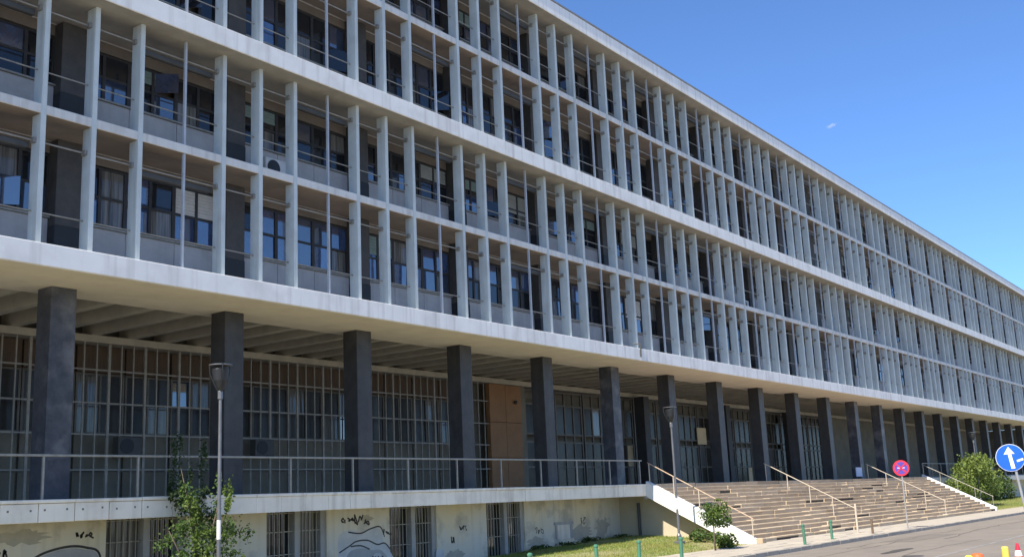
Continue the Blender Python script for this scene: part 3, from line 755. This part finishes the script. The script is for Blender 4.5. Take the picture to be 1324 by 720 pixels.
# ------------------------------------------------------------------ notice board, air conditioners
o = tag(empty('notice_board', (56.3, .8, TERR)), 'small pale blue notice board on the terrace at the top of the stairs', 'notice board')
MB().box(-.55, .55, -.02, .02, .15, .72).build('board', 'notice', o)
for s in (-.4, .4): MB().box(s - .02, s + .02, .022, .06, 0, .7).build('leg', 'steel_dark', o)
def ac(loc, label, dark=False):
    o = tag(empty('air_conditioner', loc), label, 'air conditioner', 'outdoor air conditioner units')
    MB().bevbox(-.42, .42, -.16, .16, 0, .58, .02).build('casing', 'ac_white' if not dark else 'steel_dark', o)
    MB().lathe([(.24, 0), (.24, .012), (.05, .02)], 20).build('fan_grille', 'black_base', o, (-.12, -.162, .29)).rotation_euler = (math.pi / 2, 0, 0)
    for s in (-.3, .3): MB().box(s - .02, s + .02, -.15, .3, -.05, 0).build('bracket', 'steel_dark', o)
ac((7.22, 7.0, 1.92), 'air conditioner unit on the grille between the first two columns', True); ac((12.6, 7.0, 1.95), 'air conditioner unit on the grille right of the second column', True)
ac((7.75, 1.0, 9.62), 'air conditioner unit on the second storey ledge above the lamp'); ac((41.2, 1.1, 9.6), 'white air conditioner unit on the second storey in the far bays')

# ------------------------------------------------------------------ vegetation
def leaf_mesh(name, material, blobs, n, size, parent, seed=0, droop=.3):
    rg = random.Random(seed); m = MB()
    tot = sum(b[6] for b in blobs)
    for b in blobs:
        cx, cy, cz, rx, ry, rz, wgt = b
        cl = [(rg.gauss(0, .5), rg.gauss(0, .5), rg.gauss(0, .5)) for _ in range(max(5, int(14 * wgt)))]
        for _ in range(int(n * wgt / tot)):
            q = rg.choice(cl)
            px, py, pz = [q[i] + rg.gauss(0, .22) for i in range(3)]
            l = math.sqrt(px * px + py * py + pz * pz)
            if l > 1.15: px, py, pz = px / l, py / l, pz / l
            p = Vector((cx + px * rx, cy + py * ry, cz + pz * rz))
            d = Vector((rg.uniform(-1, 1), rg.uniform(-1, 1), rg.uniform(-1, .6) - droop)).normalized()
            s = Vector((rg.uniform(-1, 1), rg.uniform(-1, 1), rg.uniform(-1, 1))).cross(d).normalized()
            L = size * rg.uniform(.6, 1.3); W = L * .33; nn = d.cross(s) * L * .10
            m.add([p, p + d * L * .45 + s * W + nn, p + d * L, p + d * L * .45 - s * W + nn], [(0, 1, 2), (0, 2, 3)])
    return m.build(name, material, parent)
def stems(parent, lst, name='trunk'):
    m = MB()
    for pts, r0, r1 in lst: m.tube(pts, r0, 6, r1)
    return m.build(name, 'bark', parent, smooth=True)
# young tree by the left lamp
t1 = tag(empty('young_tree', (4.05, -.5, -1.9)), 'leafy young tree with upright shoots behind the left street lamp', 'tree')
stems(t1, [([(0, 0, 0), (-.05, 0, 1.2), (-.2, .1, 2.2), (-.25, .4, 3.2)], .04, .006), ([(.05, 0, 0), (.3, -.1, 1.4), (.6, -.1, 2.4), (.62, -.1, 2.9)], .03, .005), ([(0, .05, 0), (.5, .0, 1.0), (1.1, .1, 1.9)], .03, .01), ([(0, 0, 0), (-.4, 0, .9), (-.9, -.1, 1.6)], .03, .01)])
leaf_mesh('crown', 'leaf_mid', [(.15, .1, .8, 1.1, .6, .7, 1.6), (1.0, .1, 1.5, .6, .5, .5, .6), (-.7, .1, 1.4, .5, .5, .45, .4), (-.25, .1, 2.1, .24, .3, .6, .4), (.62, 0, 2.2, .2, .2, .8, .3), (.3, .1, 1.7, .6, .5, .45, .5)], 3000, .09, t1, 3)
leaf_mesh('bright_leaves', 'leaf_bright', [(.15, -.45, 1.0, .8, .3, .6, .8), (-.3, -.3, 1.9, .22, .2, .65, .6), (.68, -.3, 2.55, .10, .15, .5, .22)], 1100, .09, t1, 5)  # lighter leaf colour stands for the sunlit front of the crown
leaf_mesh('upper_leaves', 'leaf_dark', [(-.28, .5, 3.0, .16, .15, .95, .6), (.0, .5, 2.8, .14, .15, .8, .4), (.45, .5, 2.9, .14, .15, 1.0, .45), (.1, .4, 2.2, .7, .25, .5, .5)], 1500, .08, t1, 6)  # darker leaf colour stands for shade on the rear upper shoots
# dark low growth under the tree, along the wall
def shrub(loc, blobs, n, size, label, mats=('leaf_mid',), seed=1, name='shrub', cat='shrub', group=None, stem=True):
    o = tag(empty(name, loc), label, cat, group)
    for i, mm_ in enumerate(mats): leaf_mesh('foliage', mm_, blobs, n // len(mats), size, o, seed + i * 17)
    if stem:
        m = MB()
        rg = random.Random(seed)
        for _ in range(5):
            b = rg.choice(blobs); m.tube([(rg.uniform(-.06, .06), rg.uniform(-.06, .06), -.1), (b[0] * .5, b[1] * .5, b[2] * .5), (b[0], b[1], b[2])], .025, 5, .008)
        m.build('stem', 'bark', o)
    return o
shrub((27.2, -2.2, -1.9), [(0, 0, .25, .35, .35, .3, 1), (.2, -.7, .2, .3, .35, .25, .7)], 1300, .09, 'low green bush growing under the sloping white stair slab', ('leaf_mid', 'leaf_bright'), 11)
t2 = tag(empty('small_tree', (23.15, -4.85, -2.0)), 'small round headed tree on a thin trunk before the stair foot', 'tree')
stems(t2, [([(0, 0, -.05), (.02, .02, .5), (.04, 0, 1.1), (.1, .05, 1.6)], .035, .012), ([(.03, 0, .9), (-.2, .1, 1.4)], .015, .006), ([(.03, 0, 1.0), (.3, -.1, 1.5)], .015, .006)])
leaf_mesh('crown', 'leaf_mid', [(.1, 0, 1.25, .66, .55, .42, 1), (.25, -.05, .95, .5, .45, .33, .6)], 1700, .08, t2, 21)
leaf_mesh('bright_leaves', 'leaf_bright', [(.05, -.2, 1.4, .5, .4, .4, 1)], 700, .09, t2, 22)
shrub((24.6, -4.55, -2.0), [(.2, 0, .25, .4, .35, .28, 1), (.5, .2, .15, .3, .25, .2, .6)], 1000, .10, 'small green bush at the foot of the small round tree', ('leaf_mid', 'leaf_bright'), 31)
shrub((75.4, -1.6, -1.7), [(0, 0, 1.9, 2.7, 1.5, 1.5, 2), (-2.4, .2, 1.5, 1.6, 1.2, 1.1, .9), (2.6, -.2, 2.0, 1.9, 1.2, 1.4, 1.1), (.3, -.4, 2.9, 1.5, 1.1, .9, .8), (-1.4, 0, 2.9, 1.2, .9, .9, .5), (3.0, 0, 2.7, 1.1, .9, .8, .4)], 5200, .2, 'large round bright green bush right of the staircase', ('leaf_light', 'leaf_bright', 'leaf_light'), 41, 'round_bush', 'bush')
shrub((82.5, 0.2, -1.7), [(0, 0, 1.3, 3.0, .9, 1.3, 1), (5, 0, 1.2, 3.5, .9, 1.2, 1), (10, 0, 1.2, 3.5, .9, 1.2, 1)], 6000, .2, 'dark hedge along the podium right of the round bush', ('leaf_dark', 'leaf_mid'), 51, 'hedge', 'hedge')
for i, (x, y, s, lb) in enumerate([(21.9, 1.85, .5, 'low dark weeds at the wall foot left of the boarded hatch'), (23.7, 1.8, .7, 'low dark weeds at the wall foot below the boarded hatch'), (25.6, 1.85, .55, 'low dark weeds at the wall foot right of the boarded hatch'), (27.6, 1.6, .6, 'low dark weeds in the corner by the downpipe')]):
    shrub((x, y, lawn_z(x, y)), [(0, 0, .05, s * 1.3, .16, .13, 1)], 420, .075, lb, ('leaf_dark', 'leaf_mid'), 61 + i, 'weeds', 'weeds', 'weeds along the podium wall', stem=False)

cm = M['cloud_white']; t = cm.node_tree
tp = t.nodes.new('ShaderNodeBsdfTransparent'); mxs = t.nodes.new('ShaderNodeMixShader'); mxs.inputs[0].default_value = .05
t.links.new(tp.outputs[0], mxs.inputs[1]); t.links.new(t.nodes['Principled BSDF'].outputs[0], mxs.inputs[2]); t.links.new(mxs.outputs[0], t.nodes['Material Output'].inputs[0])
cp = Vector((-13.054, -22.379, 0)) + (fw + rt * ((1075 - 662) / FPX) + up * ((360 - 163) / FPX)) * 1500
bmc = bmesh.new()
for k in range(9):
    q = (k - 4) / 4
    mtx = Matrix.Translation(rt * (q * 7) + up * (q * 2.6 + 1.2 * math.sin(k * 1.7))) @ Matrix.Rotation(-YAW, 4, 'Z') @ Matrix.Rotation(-.35, 4, 'Y') @ Matrix.Diagonal((4.2 * (1.2 - abs(q)), 3.0, 1.5 * (1.3 - abs(q)), 1))
    bmesh.ops.create_icosphere(bmc, subdivisions=2, radius=1, matrix=mtx)
mec = bpy.data.meshes.new('cloud'); bmc.to_mesh(mec); bmc.free(); mec.materials.append(cm)
for p in mec.polygons: p.use_smooth = True
struct(inst('cloud', mec, None, cp))
